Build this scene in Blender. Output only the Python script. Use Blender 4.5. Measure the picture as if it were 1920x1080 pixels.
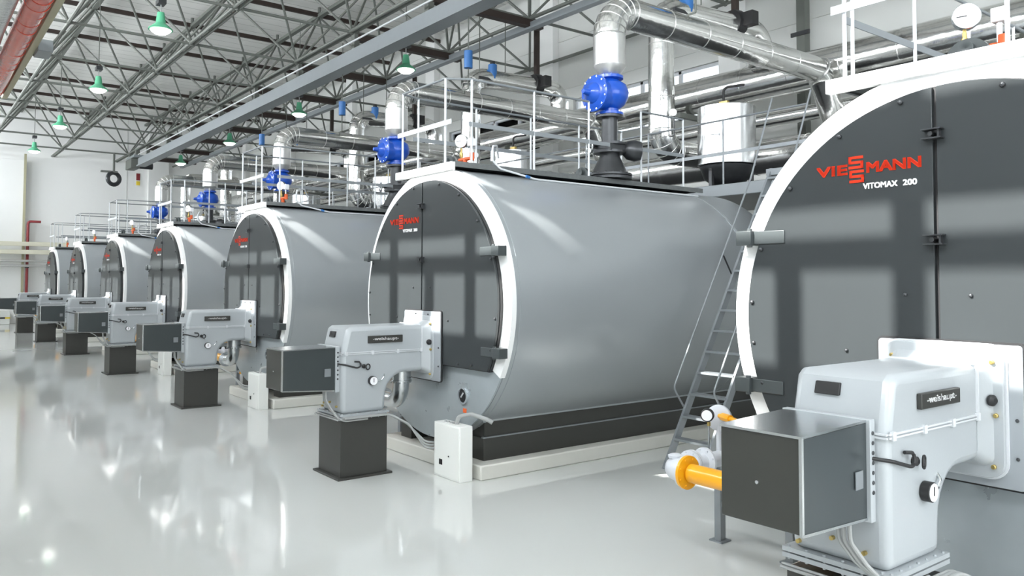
import bpy, math, random
from mathutils import Vector, Matrix
random.seed(7)
PI = math.pi
for o in list(bpy.data.objects):
    bpy.data.objects.remove(o)
scene = bpy.context.scene
COL = scene.collection
S = 5.6366                                   # spacing of the boilers along X

# ------------------------------------------------------------------ camera
cam_d = bpy.data.cameras.new('camera'); cam = bpy.data.objects.new('camera', cam_d); COL.objects.link(cam)
F_PX, PPY, PITCH, YAW, ROLL = 1490.637, 467.44, 0.040471, 0.91527, 0.002559
cam_d.sensor_width = 36.0; cam_d.sensor_fit = 'HORIZONTAL'
cam_d.lens = F_PX / 1920 * 36.0
cam_d.shift_y = -(540.0 - PPY) / 1920.0
cam_d.clip_end = 300
fw = Vector((-math.sin(YAW) * math.cos(PITCH), math.cos(YAW) * math.cos(PITCH), math.sin(PITCH)))
rt = Vector((math.cos(YAW), math.sin(YAW), 0)); up = rt.cross(fw)
rt2 = rt * math.cos(ROLL) + up * math.sin(ROLL); up2 = -rt * math.sin(ROLL) + up * math.cos(ROLL)
M = Matrix((rt2, up2, -fw)).transposed().to_4x4()
M.translation = Vector((7.6632, -4.7463, 2.0209))
cam.matrix_world = M
scene.camera = cam

# ------------------------------------------------------------------ world, sun, daylight, exposure
world = bpy.data.worlds.new('sky'); scene.world = world; world.use_nodes = True
bg = world.node_tree.nodes['Background']; bg.inputs['Color'].default_value = (0.86, 0.93, 1.0, 1); bg.inputs['Strength'].default_value = 2.2

def light(name, kind, loc, energy, color=(1, 1, 1), size=None, size_y=None, direction=None):
    l = bpy.data.lights.new(name, kind); l.energy = energy; l.color = color
    if size: l.shape = 'RECTANGLE'; l.size = size; l.size_y = size_y
    o = bpy.data.objects.new(name, l); COL.objects.link(o); o.location = loc
    if direction is not None:
        o.rotation_euler = Vector(direction).to_track_quat('-Z', 'Y').to_euler()
    return o
sun = light('sun', 'SUN', (0, -20, 20), 19, (1.0, 0.985, 0.95), direction=(0.28, 1.0, -0.87)); sun.data.angle = math.radians(0.55)
BAY = 6.12
for k in range(-5, 3):                       # daylight through each high window of the front wall
    light('window_daylight', 'AREA', (-1.60 + BAY * k, -6.5, 7.7), 1060, (0.93, 0.97, 1.0), 4.8, 2.2, direction=(0, 1, -0.30))
light('window_daylight', 'AREA', (13.6, 1.5, 5.4), 560, (0.93, 0.97, 1.0), 9.0, 5.6, direction=(-1, 0, -0.1))
light('window_daylight', 'AREA', (11.0, -6.5, 3.6), 90, (0.95, 0.98, 1.0), 3.4, 4.2, direction=(-0.35, 1, 0))
vs = scene.view_settings
vs.view_transform = 'Standard'; vs.look = 'None'; vs.gamma = 1.0; vs.use_curve_mapping = False
vs.exposure = 0.0
scene.cycles.max_bounces = 8; scene.cycles.diffuse_bounces = 5; scene.cycles.glossy_bounces = 5
scene.cycles.use_adaptive_sampling = True
scene.cycles.use_denoising = True
scene.cycles.blur_glossy = 0.15
scene.cycles.sample_clamp_indirect = 12

# ------------------------------------------------------------------ materials
def mat(name, color, rough=0.5, metal=0.0, noise=0.0, nscale=6.0, bump=0.0, bscale=20.0, emit=None, estr=0.0, rnoise=0.0, coat=0.0, spec=0.5, stretch=None):
    m = bpy.data.materials.new(name); m.use_nodes = True
    nt = m.node_tree; b = nt.nodes['Principled BSDF']
    b.inputs['Base Color'].default_value = (*color, 1); b.inputs['Roughness'].default_value = rough
    b.inputs['Metallic'].default_value = metal; b.inputs['Coat Weight'].default_value = coat
    b.inputs['Specular IOR Level'].default_value = spec
    b.inputs['Coat Roughness'].default_value = 0.06
    tc = nt.nodes.new('ShaderNodeTexCoord')
    def vec(scale):
        if stretch:
            mp = nt.nodes.new('ShaderNodeMapping'); mp.inputs['Scale'].default_value = stretch
            nt.links.new(tc.outputs['Object'], mp.inputs['Vector']); return mp.outputs['Vector']
        return tc.outputs['Object']
    if noise or rnoise:
        n = nt.nodes.new('ShaderNodeTexNoise'); n.inputs['Scale'].default_value = nscale; n.inputs['Detail'].default_value = 5
        nt.links.new(vec(nscale), n.inputs['Vector'])
        if noise:
            r = nt.nodes.new('ShaderNodeMapRange'); r.inputs['To Min'].default_value = 1 - noise; r.inputs['To Max'].default_value = 1 + noise
            nt.links.new(n.outputs['Fac'], r.inputs['Value'])
            mx = nt.nodes.new('ShaderNodeMix'); mx.data_type = 'RGBA'; mx.blend_type = 'MULTIPLY'; mx.inputs[0].default_value = 1
            mx.inputs[6].default_value = (*color, 1)
            nt.links.new(r.outputs['Result'], mx.inputs[7]); nt.links.new(mx.outputs[2], b.inputs['Base Color'])
        if rnoise:
            r2 = nt.nodes.new('ShaderNodeMapRange'); r2.inputs['To Min'].default_value = max(0.02, rough - rnoise); r2.inputs['To Max'].default_value = rough + rnoise
            nt.links.new(n.outputs['Fac'], r2.inputs['Value']); nt.links.new(r2.outputs['Result'], b.inputs['Roughness'])
    if bump:
        n2 = nt.nodes.new('ShaderNodeTexNoise'); n2.inputs['Scale'].default_value = bscale; n2.inputs['Detail'].default_value = 3
        nt.links.new(vec(bscale), n2.inputs['Vector'])
        bp = nt.nodes.new('ShaderNodeBump'); bp.inputs['Strength'].default_value = bump; bp.inputs['Distance'].default_value = 0.02
        nt.links.new(n2.outputs['Fac'], bp.inputs['Height']); nt.links.new(bp.outputs['Normal'], b.inputs['Normal'])
    if emit:
        b.inputs['Emission Color'].default_value = (*emit, 1); b.inputs['Emission Strength'].default_value = estr
    return m

MT = {}
MT['wall'] = mat('white_plaster', (0.86, 0.865, 0.855), 0.7, noise=0.02, nscale=0.6)
MT['wall_grey'] = mat('pale_grey_panel', (0.70, 0.71, 0.69), 0.6, noise=0.03, nscale=0.5)
MT['shell'] = mat('grey_jacket_sheet', (0.36, 0.385, 0.40), 0.32, 0.25, noise=0.03, nscale=1.2, bump=0.05, bscale=2.0, rnoise=0.05)
MT['white'] = mat('white_enamel', (0.90, 0.905, 0.90), 0.35, noise=0.01)
MT['door'] = mat('dark_grey_enamel', (0.035, 0.040, 0.042), 0.36, noise=0.03, nscale=1.0, spec=0.22, coat=0.22)
MT['galv'] = mat('galvanised_sheet', (0.40, 0.44, 0.46), 0.30, 0.35, noise=0.10, nscale=5, rnoise=0.10, bump=0.05, bscale=4)
MT['plate'] = mat('pale_grey_enamel', (0.335, 0.36, 0.38), 0.32, 0.1, noise=0.02, nscale=2, coat=0.1)
MT['hous'] = mat('light_grey_cast_enamel', (0.415, 0.442, 0.460), 0.30, 0.05, noise=0.03, nscale=3, bump=0.03, bscale=60, coat=0.15)
MT['black'] = mat('black_rubber', (0.015, 0.015, 0.016), 0.5)
MT['dark'] = mat('charcoal_paint', (0.040, 0.040, 0.036), 0.38, noise=0.04)
MT['box'] = mat('charcoal_satin_box', (0.042, 0.043, 0.038), 0.22, 0.0, noise=0.03, coat=0.15)
MT['boxsheen'] = mat('charcoal_box_side_sheen', (0.075, 0.088, 0.092), 0.30, 0.5, noise=0.04)  # charcoal box paint, lightened to hold the side's reflections
MT['hinge'] = mat('grey_green_hinge_paint', (0.055, 0.064, 0.066), 0.4, 0.0, noise=0.04)
MT['walk'] = mat('dark_checker_plate', (0.15, 0.16, 0.16), 0.5, 0.4, noise=0.25, nscale=30)
MT['tank'] = mat('polished_tank_sheet', (0.62, 0.63, 0.64), 0.22, 1.0, noise=0.05, nscale=3, stretch=(3, 3, 0.15), bump=0.35, bscale=3, rnoise=0.06)
MT['steel'] = mat('brushed_steel', (0.62, 0.64, 0.65), 0.25, 1.0, noise=0.06, nscale=10, stretch=(1, 12, 1), bump=0.03)
MT['silver'] = mat('aluminium_cladding', (0.80, 0.80, 0.785), 0.17, 1.0, noise=0.06, nscale=3, bump=0.22, bscale=7, rnoise=0.07)
MT['silverw'] = mat('bright_aluminium_cladding', (0.66, 0.66, 0.65), 0.30, 0.85, noise=0.05, nscale=3, bump=0.15, bscale=9)
MT['blue'] = mat('blue_valve_enamel', (0.010, 0.085, 0.50), 0.28, noise=0.08, nscale=6, coat=0.3)
MT['bluecan'] = mat('blue_hanger_paint', (0.03, 0.15, 0.42), 0.4, noise=0.05)
MT['iron'] = mat('dark_cast_iron', (0.065, 0.068, 0.072), 0.35, 0.6, noise=0.15, nscale=12)
MT['yellow'] = mat('yellow_gas_paint', (0.90, 0.40, 0.008), 0.28, noise=0.04, coat=0.3)
MT['valvew'] = mat('pale_grey_valve_enamel', (0.62, 0.64, 0.68), 0.35, noise=0.03)
MT['rail'] = mat('grey_rail_paint', (0.25, 0.27, 0.285), 0.4, 0.3, noise=0.03)
MT['railw'] = mat('white_rail_paint', (0.62, 0.64, 0.66), 0.4, noise=0.02)
MT['truss'] = mat('grey_green_truss_paint', (0.135, 0.145, 0.13), 0.55, noise=0.08)
MT['brown'] = mat('dark_brown_primer', (0.032, 0.020, 0.016), 0.6, noise=0.2)
MT['beam'] = mat('blue_grey_beam_paint', (0.26, 0.285, 0.30), 0.45, noise=0.05)
MT['lampg'] = mat('green_lamp_enamel', (0.10, 0.42, 0.24), 0.35, noise=0.03)
MT['bulb'] = mat('lamp_glow', (1, 1, 0.96), 0.4, emit=(1.0, 1.0, 0.93), estr=6.0)
MT['red'] = mat('red_logo_paint', (0.60, 0.030, 0.004), 0.45, spec=0.3)
MT['orange'] = mat('orange_paint', (0.78, 0.13, 0.03), 0.4, noise=0.04)
MT['lett'] = mat('white_lettering', (0.92, 0.92, 0.92), 0.4)
MT['dial'] = mat('white_dial_face', (0.88, 0.88, 0.90), 0.25)
MT['brass'] = mat('brass_fitting', (0.55, 0.42, 0.16), 0.35, 0.9)
MT['concrete'] = mat('painted_concrete', (0.66, 0.65, 0.60), 0.6, noise=0.06, nscale=2.5, bump=0.05, bscale=15)
MT['cab'] = mat('white_cabinet_enamel', (0.82, 0.83, 0.80), 0.4, noise=0.01)
MT['cable'] = mat('grey_cable_sleeve', (0.34, 0.35, 0.345), 0.45, noise=0.05)
MT['cablew'] = mat('cream_cable', (0.72, 0.72, 0.66), 0.45)
MT['olive'] = mat('olive_paint', (0.42, 0.40, 0.27), 0.55, noise=0.05)
MT['cream'] = mat('cream_tray_paint', (0.66, 0.64, 0.52), 0.55, noise=0.03)
MT['redpipe'] = mat('red_wrapped_pipe', (0.62, 0.07, 0.035), 0.25, noise=0.12, nscale=5, bump=0.4, bscale=9, coat=0.6)
MT['wrap'] = mat('grey_foil_wrap', (0.62, 0.63, 0.62), 0.25, 0.7, noise=0.1, nscale=4, bump=0.4, bscale=8)
MT['redp'] = mat('dark_red_pipe_paint', (0.26, 0.035, 0.04), 0.4)
MT['hazy'] = mat('hazard_yellow', (0.8, 0.6, 0.05), 0.5)

# floor: pale polished resin with faint scuffs
fm = mat('polished_resin_floor', (0.655, 0.67, 0.65), 0.065, noise=0.05, nscale=0.35, rnoise=0.03, coat=0.0, spec=0.8, bump=0.006, bscale=1.3)
MT['floor'] = fm
# ceiling: pale boards with dark fine seams across the hall
cm = mat('pale_ceiling_board', (0.84, 0.84, 0.81), 0.7)
nt = cm.node_tree; b = nt.nodes['Principled BSDF']
tc = nt.nodes.new('ShaderNodeTexCoord'); sp = nt.nodes.new('ShaderNodeSeparateXYZ'); nt.links.new(tc.outputs['Object'], sp.inputs[0])
md = nt.nodes.new('ShaderNodeMath'); md.operation = 'PINGPONG'; md.inputs[1].default_value = 0.28
nt.links.new(sp.outputs['X'], md.inputs[0])
ls = nt.nodes.new('ShaderNodeMath'); ls.operation = 'LESS_THAN'; ls.inputs[1].default_value = 0.012; nt.links.new(md.outputs[0], ls.inputs[0])
mx = nt.nodes.new('ShaderNodeMix'); mx.data_type = 'RGBA'; mx.inputs[6].default_value = (0.84, 0.84, 0.81, 1); mx.inputs[7].default_value = (0.42, 0.42, 0.40, 1)
nt.links.new(ls.outputs[0], mx.inputs[0]); nt.links.new(mx.outputs[2], b.inputs['Base Color'])
MT['ceil'] = cm
# window glass: clear, slightly reflective, lets daylight through
gm = bpy.data.materials.new('window_glass'); gm.use_nodes = True; nt = gm.node_tree
nt.nodes.remove(nt.nodes['Principled BSDF'])
tr = nt.nodes.new('ShaderNodeBsdfTransparent'); gl = nt.nodes.new('ShaderNodeBsdfGlossy'); gl.inputs['Roughness'].default_value = 0.02
fr = nt.nodes.new('ShaderNodeFresnel'); fr.inputs['IOR'].default_value = 1.3; ms = nt.nodes.new('ShaderNodeMixShader')
nt.links.new(fr.outputs[0], ms.inputs[0]); nt.links.new(tr.outputs[0], ms.inputs[1]); nt.links.new(gl.outputs[0], ms.inputs[2])
nt.links.new(ms.outputs[0], nt.nodes['Material Output'].inputs['Surface'])
MT['glass'] = gm

# ------------------------------------------------------------------ mesh helpers
def frame(d):
    d = Vector(d).normalized()
    a = Vector((0, 0, 1)) if abs(d.z) < 0.9 else Vector((1, 0, 0))
    u = d.cross(a).normalized(); return u, d.cross(u).normalized()

class MB:
    def __init__(self): self.v = []; self.f = []; self.m = []; self.cur = 0
    def use(self, k): self.cur = k; return self
    def add(self, vs_, fs_):
        n = len(self.v); self.v += [tuple(p) for p in vs_]; self.f += [tuple(i + n for i in f) for f in fs_]; self.m += [self.cur] * len(fs_); return self
    def box(self, x0, x1, y0, y1, z0, z1):
        vs_ = [(x, y, z) for z in (z0, z1) for y in (y0, y1) for x in (x0, x1)]
        return self.add(vs_, [(0, 2, 3, 1), (4, 5, 7, 6), (0, 1, 5, 4), (2, 6, 7, 3), (0, 4, 6, 2), (1, 3, 7, 5)])
    def hexa(self, bottom, top):              # two quads, counter-clockwise seen from above
        return self.add(list(bottom) + list(top), [(3, 2, 1, 0), (4, 5, 6, 7), (0, 1, 5, 4), (1, 2, 6, 5), (2, 3, 7, 6), (3, 0, 4, 7)])
    def cyl(self, p0, p1, r, n=16, r2=None):
        p0, p1 = Vector(p0), Vector(p1); r2 = r if r2 is None else r2; u, w = frame(p1 - p0); vs_ = []
        for p, rr in ((p0, r), (p1, r2)):
            for k in range(n):
                a = 2 * PI * k / n; vs_.append(p + (u * math.cos(a) + w * math.sin(a)) * rr)
        fs_ = [(k, (k + 1) % n, n + (k + 1) % n, n + k) for k in range(n)] + [tuple(range(n))[::-1], tuple(range(n, 2 * n))]
        return self.add(vs_, fs_)
    def lathe(self, prof, origin, axis, n=32, a0=0.0):       # prof: (radius, distance along the axis)
        o = Vector(origin); d = Vector(axis).normalized(); u, w = frame(d); vs_ = []; m = len(prof)
        for r, h in prof:
            for k in range(n):
                a = a0 + 2 * PI * k / n; vs_.append(o + d * h + (u * math.cos(a) + w * math.sin(a)) * max(r, 1e-5))
        fs_ = []
        for j in range(m - 1):
            for k in range(n): fs_.append((j * n + k, j * n + (k + 1) % n, (j + 1) * n + (k + 1) % n, (j + 1) * n + k))
        fs_.append(tuple(range(n))[::-1]); fs_.append(tuple(range((m - 1) * n, m * n)))
        return self.add(vs_, fs_)
    def tube(self, path, r, n=12, caps=True):
        P = [Vector(p) for p in path]; m = len(P)
        T = [((P[min(i + 1, m - 1)] - P[i]).normalized() + (P[i] - P[max(i - 1, 0)]).normalized()).normalized() for i in range(m)]
        u, w = frame(T[0]); vs_ = []
        for i in range(m):
            u = (u - T[i] * u.dot(T[i])).normalized(); w = T[i].cross(u)
            for k in range(n):
                a = 2 * PI * k / n; vs_.append(P[i] + (u * math.cos(a) + w * math.sin(a)) * r)
        fs_ = [(i * n + k, i * n + (k + 1) % n, (i + 1) * n + (k + 1) % n, (i + 1) * n + k) for i in range(m - 1) for k in range(n)]
        if caps: fs_ += [tuple(range(n))[::-1], tuple(range((m - 1) * n, m * n))]
        return self.add(vs_, fs_)
    def prism(self, poly, axis, a0, a1):
        def P(p, a): return {'y': (p[0], a, p[1]), 'x': (a, p[0], p[1]), 'z': (p[0], p[1], a)}[axis]
        n = len(poly); vs_ = [P(p, a0) for p in poly] + [P(p, a1) for p in poly]
        fs_ = [tuple(range(n)), tuple(range(n, 2 * n))[::-1]] + [(k, n + k, n + (k + 1) % n, (k + 1) % n) for k in range(n)]
        return self.add(vs_, fs_)
    def torus(self, c, axis, R, r, n=28, m=10):
        c = Vector(c); d = Vector(axis).normalized(); u, w = frame(d)
        return self.tubeloop([c + (u * math.cos(2 * PI * k / n) + w * math.sin(2 * PI * k / n)) * R for k in range(n)], d, r, m)
    def tubeloop(self, P, d, r, m):
        n = len(P); c = sum(P, Vector()) / n; vs_ = []
        for p in P:
            o = (p - c).normalized()
            for j in range(m):
                a = 2 * PI * j / m; vs_.append(p + (o * math.cos(a) + d * math.sin(a)) * r)
        return self.add(vs_, [(i * m + j, i * m + (j + 1) % m, ((i + 1) % n) * m + (j + 1) % m, ((i + 1) % n) * m + j) for i in range(n) for j in range(m)])
    def bolts(self, c, axis, R, k, r=0.012, h=0.012, n=6):
        c = Vector(c); d = Vector(axis).normalized(); u, w = frame(d)
        for i in range(k):
            a = 2 * PI * (i + 0.5) / k; p = c + (u * math.cos(a) + w * math.sin(a)) * R
            self.cyl(p, p + d * h, r, n)
        return self
    def build(self, name, m, parent=None, bevel=0, seg=2, smooth=True, ang=38):
        me = bpy.data.meshes.new(name); me.from_pydata(self.v, [], self.f); me.polygons.foreach_set('material_index', self.m)
        import bmesh
        bm = bmesh.new(); bm.from_mesh(me); bmesh.ops.recalc_face_normals(bm, faces=bm.faces); bm.to_mesh(me); bm.free()
        for q in (m if isinstance(m, (list, tuple)) else [m]): me.materials.append(MT[q])
        if smooth:
            me.polygons.foreach_set('use_smooth', [True] * len(me.polygons))
            me.set_sharp_from_angle(angle=math.radians(ang))
        o = bpy.data.objects.new(name, me); COL.objects.link(o)
        if parent is not None: o.parent = parent
        if bevel:
            md_ = o.modifiers.new('bevel', 'BEVEL'); md_.width = bevel; md_.segments = seg; md_.limit_method = 'ANGLE'; md_.angle_limit = math.radians(50)
            md_.harden_normals = False
        return o

def rounded(points, radius, n=10):            # polyline with rounded corners
    P = [Vector(p) for p in points]; out = [P[0]]
    for i in range(1, len(P) - 1):
        a, b_, c = P[i - 1], P[i], P[i + 1]; d1 = (a - b_).normalized(); d2 = (c - b_).normalized()
        ang = d1.angle(d2)
        if ang > PI - 0.02: out.append(b_); continue
        t = radius / math.tan(ang / 2); t = min(t, (a - b_).length * 0.98, (c - b_).length * 0.98); rr = t * math.tan(ang / 2)
        bis = (d1 + d2).normalized(); cen = b_ + bis * (rr / math.sin(ang / 2))
        p0 = b_ + d1 * t; p1 = b_ + d2 * t; v0 = p0 - cen; v1 = p1 - cen; th = v0.angle(v1)
        for k in range(n + 1):
            s = k / n; out.append(cen + (v0 * math.sin((1 - s) * th) + v1 * math.sin(s * th)) / math.sin(th))
    out.append(P[-1]); return out

def rrect(x0, x1, z0, z1, r, n=6):
    out = []
    for cx, cz, a in ((x1 - r, z1 - r, 0), (x0 + r, z1 - r, 90), (x0 + r, z0 + r, 180), (x1 - r, z0 + r, 270)):
        for k in range(n + 1):
            t = math.radians(a + 90 * k / n); out.append((cx + r * math.cos(t), cz + r * math.sin(t)))
    return out

def text_mesh(body, size, bold=0.0, sx=1.0, depth=0.002):
    cu = bpy.data.curves.new('lettering', 'FONT'); cu.body = body; cu.size = size; cu.offset = bold; cu.extrude = depth; cu.resolution_u = 4
    ob = bpy.data.objects.new('lettering', cu); COL.objects.link(ob)
    bpy.context.view_layer.update(); dg = bpy.context.evaluated_depsgraph_get()
    me = bpy.data.meshes.new_from_object(ob.evaluated_get(dg))
    vs_ = [(v.co.x * sx, v.co.y, v.co.z) for v in me.vertices]; fs_ = [tuple(p.vertices) for p in me.polygons]
    bpy.data.objects.remove(ob); bpy.data.curves.remove(cu); bpy.data.meshes.remove(me)
    return vs_, fs_

def fit_text(mb, body, x0, x1, z0, z1, plane, a, bold=0.0, depth=0.002, ref=None):
    vs_, fs_ = text_mesh(body, 1.0, 0.0, 1.0, depth * 10)
    g = bold * (z1 - z0); x0 += g; x1 -= g; z0 += g; z1 -= g
    xa = min(v[0] for v in vs_); xb = max(v[0] for v in vs_)
    ya, yb = ref if ref else (min(v[1] for v in vs_), max(v[1] for v in vs_))
    out = []
    for x, y, z in vs_:
        h = x0 + (x - xa) / (xb - xa) * (x1 - x0); w = z0 + (y - ya) / (yb - ya) * (z1 - z0); d = depth * (1 if z > 0 else -1)
        out.append((h, a - d, w) if plane == 'y' else (a + d, h, w))
    for sh, sw in ([(-g, -g), (g, -g), (-g, g), (g, g), (0, 0)] if bold else [(0, 0)]):   # heavier strokes
        mb.add([(x + (sh if plane == 'y' else 0), y + (sh if plane == 'x' else 0), z + sw) for x, y, z in out], fs_)

def empty(name, loc=(0, 0, 0)):
    o = bpy.data.objects.new(name, None); o.empty_display_size = 0.2; COL.objects.link(o); o.location = loc; return o
def tag(o, label, cat, group=None, kind=None):
    o['label'] = label; o['category'] = cat
    if group: o['group'] = group
    if kind: o['kind'] = kind
    return o
def struct(o):
    o['kind'] = 'structure'; return o
def copy_tree(o, parent=None):
    c = o.copy(); COL.objects.link(c)
    if parent is not None: c.parent = parent
    for ch in list(CH.get(o.name, [])): CH.setdefault(c.name, []).append(copy_tree(ch, c))
    return c
CH = {}
def index_children():
    CH.clear()
    for o in bpy.data.objects:
        if o.parent: CH.setdefault(o.parent.name, []).append(o)

# ------------------------------------------------------------------ the hall
X0, X1, Y0, Y1, ZC = -36.5, 13.0, -6.0, 9.5, 10.35
struct(MB().box(X0 - .3, X1 + .3, Y0 - .3, Y1 + .3, -0.2, 0).build('floor', 'floor', smooth=False))
struct(MB().box(X0 - .3, X1 + .3, Y0 - .3, Y1 + .3, ZC, ZC + .2).build('ceiling', 'ceil', smooth=False))
struct(MB().box(X0 - .3, X0, Y0 - .3, Y1 + .3, 0, ZC).build('wall_left', 'wall', smooth=False))
# right end wall with a tall glazed opening (behind the camera)
w = MB(); w.box(X1, X1 + .3, Y0 - .3, -3.0, 0, ZC).box(X1, X1 + .3, 6.0, Y1 + .3, 0, ZC).box(X1, X1 + .3, -3.0, 6.0, 0, 2.6).box(X1, X1 + .3, -3.0, 6.0, 8.2, ZC)
struct(w.build('wall_right', 'wall', smooth=False))
# front wall (behind the camera): high windows, three tall lights with transoms in each bay
ZB, ZT = 6.62, 8.78
w = MB(); w.box(X0, 9.2, Y0 - .3, Y0, 0, ZB); w.box(12.8, X1, Y0 - .3, Y0, 0, ZB); w.box(9.2, 12.8, Y0 - .3, Y0, 0, 1.4); w.box(9.2, 12.8, Y0 - .3, Y0, 5.8, ZB)
w.box(X0, X1, Y0 - .3, Y0, ZT, ZC)
edges = [X0]
wins = []
for k in range(-6, 3):
    a = -4.00 + BAY * k; b2 = a + 4.8
    if a < X0 + .2 or a > X1 - 1: continue
    b2 = min(b2, X1 - .2); wins.append((a, b2))
prev = X0
for a, b2 in wins:
    w.box(prev, a, Y0 - .3, Y0, ZB, ZT); prev = b2
w.box(prev, X1, Y0 - .3, Y0, ZB, ZT)
struct(w.build('wall_front', 'wall', smooth=False))
wn = 0
for a, b2 in wins:
    wn += 1
    fr_ = MB(); y0, y1 = Y0 - .12, Y0 + .0
    for x in (a + 1.6, a + 3.2):
        if x < b2: fr_.box(x - .085, x + .085, y0, y1, ZB, ZT)
    for x in (a + .8, a + 2.4, a + 4.0):
        if x < b2: fr_.box(x - .085, x + .085, y0, y1, ZB, 7.40)
    fr_.box(a, b2, y0, y1, 7.35, 7.46); fr_.box(a, b2, y0, y1, 7.75, 8.26)
    struct(fr_.build('window_%d' % wn, 'railw', smooth=False))

for (ax, a, b2, z0, z1) in (('y', 9.2, 12.8, 1.4, 5.8), ('x', -3.0, 6.0, 2.6, 8.2)):
    wn += 1; fr_ = MB(); n = 3 if ax == 'y' else 6
    for k in range(n + 1):
        c = a + (b2 - a) * k / n
        if ax == 'y': fr_.box(c - .04, c + .04, Y0 - .12, Y0 - .02, z0, z1)
        else: fr_.box(X1 + .02, X1 + .12, c - .04, c + .04, z0, z1)
    for z in (z0 + .03, (z0 + z1) / 2, z1 - .03):
        if ax == 'y': fr_.box(a, b2, Y0 - .12, Y0 - .02, z - .04, z + .04)
        else: fr_.box(X1 + .02, X1 + .12, a, b2, z - .04, z + .04)
    struct(fr_.build('window_%d' % wn, 'railw', smooth=False))

# rear wall with a strip of windows under the roof, one per bay
w = MB(); ZW0, ZW1 = 5.75, 6.93
w.box(X0, X1, Y1, Y1 + .3, 0, ZW0).box(X0, X1, Y1, Y1 + .3, ZW1, ZC)
prev = X0; rw = []
for k in range(-5, 3):
    a = -8.17 + BAY * k; b2 = a + 4.84
    if k > 0 or a < X0: continue
    rw.append((a, b2)); w.box(prev, a, Y1, Y1 + .3, ZW0, ZW1); prev = b2
w.box(prev, X1, Y1, Y1 + .3, ZW0, ZW1)
struct(w.build('wall_rear', 'wall_grey', smooth=False))
for a, b2 in rw:
    wn += 1
    fr_ = MB(); n = 4
    for k in range(n + 1):
        x = a + (b2 - a) * k / n; fr_.box(x - .04, x + .04, Y1 + .08, Y1 + .16, ZW0, ZW1)
    fr_.box(a, b2, Y1 + .08, Y1 + .16, ZW0, ZW0 + .06); fr_.box(a, b2, Y1 + .08, Y1 + .16, ZW1 - .06, ZW1)
    f = struct(fr_.build('window_%d' % wn, 'railw', smooth=False))
    MB().box(a, b2, Y1 + .11, Y1 + .125, ZW0, ZW1).build('pane', 'glass', f, smooth=False)
# horizontal joints and pilasters of the rear wall
tn = 0
for z in (7.25, 8.6, 9.8):
    tn += 1; struct(MB().box(X0, X1, Y1 - .03, Y1, z, z + .09).build('trim_%d' % tn, 'wall_grey', smooth=False))
for k in range(-5, 3):
    x = -2.93 + BAY * k; tn += 1
    struct(MB().box(x - .28, x + .28, Y1 - .22, Y1, 0, ZC).build('trim_%d' % tn, 'wall', bevel=.01))
# left end wall: broad pilaster, panel joint, low white kerb box with hazard stripe
tn += 1; struct(MB().box(X0, X0 + .35, -2.2, -0.2, 0, 7.72).build('trim_%d' % tn, 'wall', bevel=.02))
tn += 1; struct(MB().box(X0, X0 + .25, 5.3, 6.3, 0, ZC).build('trim_%d' % tn, 'wall', bevel=.02))
tn += 1; struct(MB().box(X0, X0 + .02, 4.3, 4.33, 0, ZC).build('trim_%d' % tn, 'wall_grey', smooth=False))

# ------------------------------------------------------------------ roof space frame
sf = empty('roof_space_frame', (0, 0, 8.05))
tag(sf, 'grey tubular roof space frame of triangulated bars under the white ceiling', 'roof frame')
def part(mb, name, m, par, **k):
    L = par.location
    mb.v = [(x - L.x, y - L.y, z - L.z) for x, y, z in mb.v]
    return mb.build(name, m, par, **k)
XL = [0.4 - 3.4 * k for k in range(-3, 11)]; YL = [-4.55, -1.78, 1.0, 3.78, 6.55, 9.3]; ZL = 8.05
XU = [2.1 - 3.4 * k for k in range(-3, 12)]; YU = [-5.85, -3.17, -0.4, 2.39, 5.17, 7.95]; ZU = 10.05
for y in YL: 
    mb = MB()
    if y in (1.0, 3.78):                       # these rows carry twin tubes
        mb.cyl((X0, y - .06, ZL), (X1, y - .06, ZL), .04, 8).cyl((X0, y + .06, ZL), (X1, y + .06, ZL), .04, 8)
    else: mb.cyl((X0, y, ZL), (X1, y, ZL), .045, 8)
    part(mb, 'lower_chord', 'truss', sf)
for x in XL: part(MB().cyl((x, Y0, ZL), (x, Y1, ZL), .036, 8), 'cross_chord', 'truss', sf)
for y in YU: part(MB().box(X0, X1, y - .07, y + .07, ZU - .02, ZU + .08), 'upper_chord', 'truss', sf)
for x in XU: part(MB().box(x - .05, x + .05, Y0, Y1, ZU + .0, ZU + .12), 'roof_purlin', 'brown', sf)
nodes = MB()
for x in XL:
    for y in YL: nodes.lathe([(0, -.07), (.05, -.05), (.07, 0), (.05, .05), (0, .07)], (x, y, ZL), (0, 0, 1), 8)
for x in XU:
    for y in YU: nodes.cyl((x, y, ZU - .07), (x, y, ZU + .3), .05, 8)
part(nodes, 'node_balls', 'truss', sf)['kind'] = 'stuff'
br = []
for x in XL:
    for y in YL:
        for dx in (-1.7, 1.7):
            for dy in (-1.39, 1.39):
                ux, uy = x + dx, min(YU, key=lambda q: abs(q - (y + dy)))
                if abs(uy - y - dy) > .4 or not (X0 < ux < X1): continue
                br.append(((x, y, ZL), (ux, uy, ZU)))
cp = M.translation
def infront(p):
    d = Vector(p) - cp; w_ = d.dot(fw); 
    if w_ < .5: return None
    u_ = 960 + F_PX * d.dot(rt2) / w_; v_ = PPY - F_PX * d.dot(up2) / w_
    return (u_, v_, w_) if -50 < u_ < 1950 and -50 < v_ < 1100 else None
vis = [b_ for b_ in br if infront(b_[0]) or infront(b_[1])]
vis.sort(key=lambda b_: (Vector(b_[0]) - cp).length)
for a, b_ in vis[:100]: part(MB().cyl(a, b_, .032, 8), 'brace', 'truss', sf)
rest = MB()
for b_ in br:
    if b_ not in vis[:100]: rest.cyl(b_[0], b_[1], .032, 6)
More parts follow.
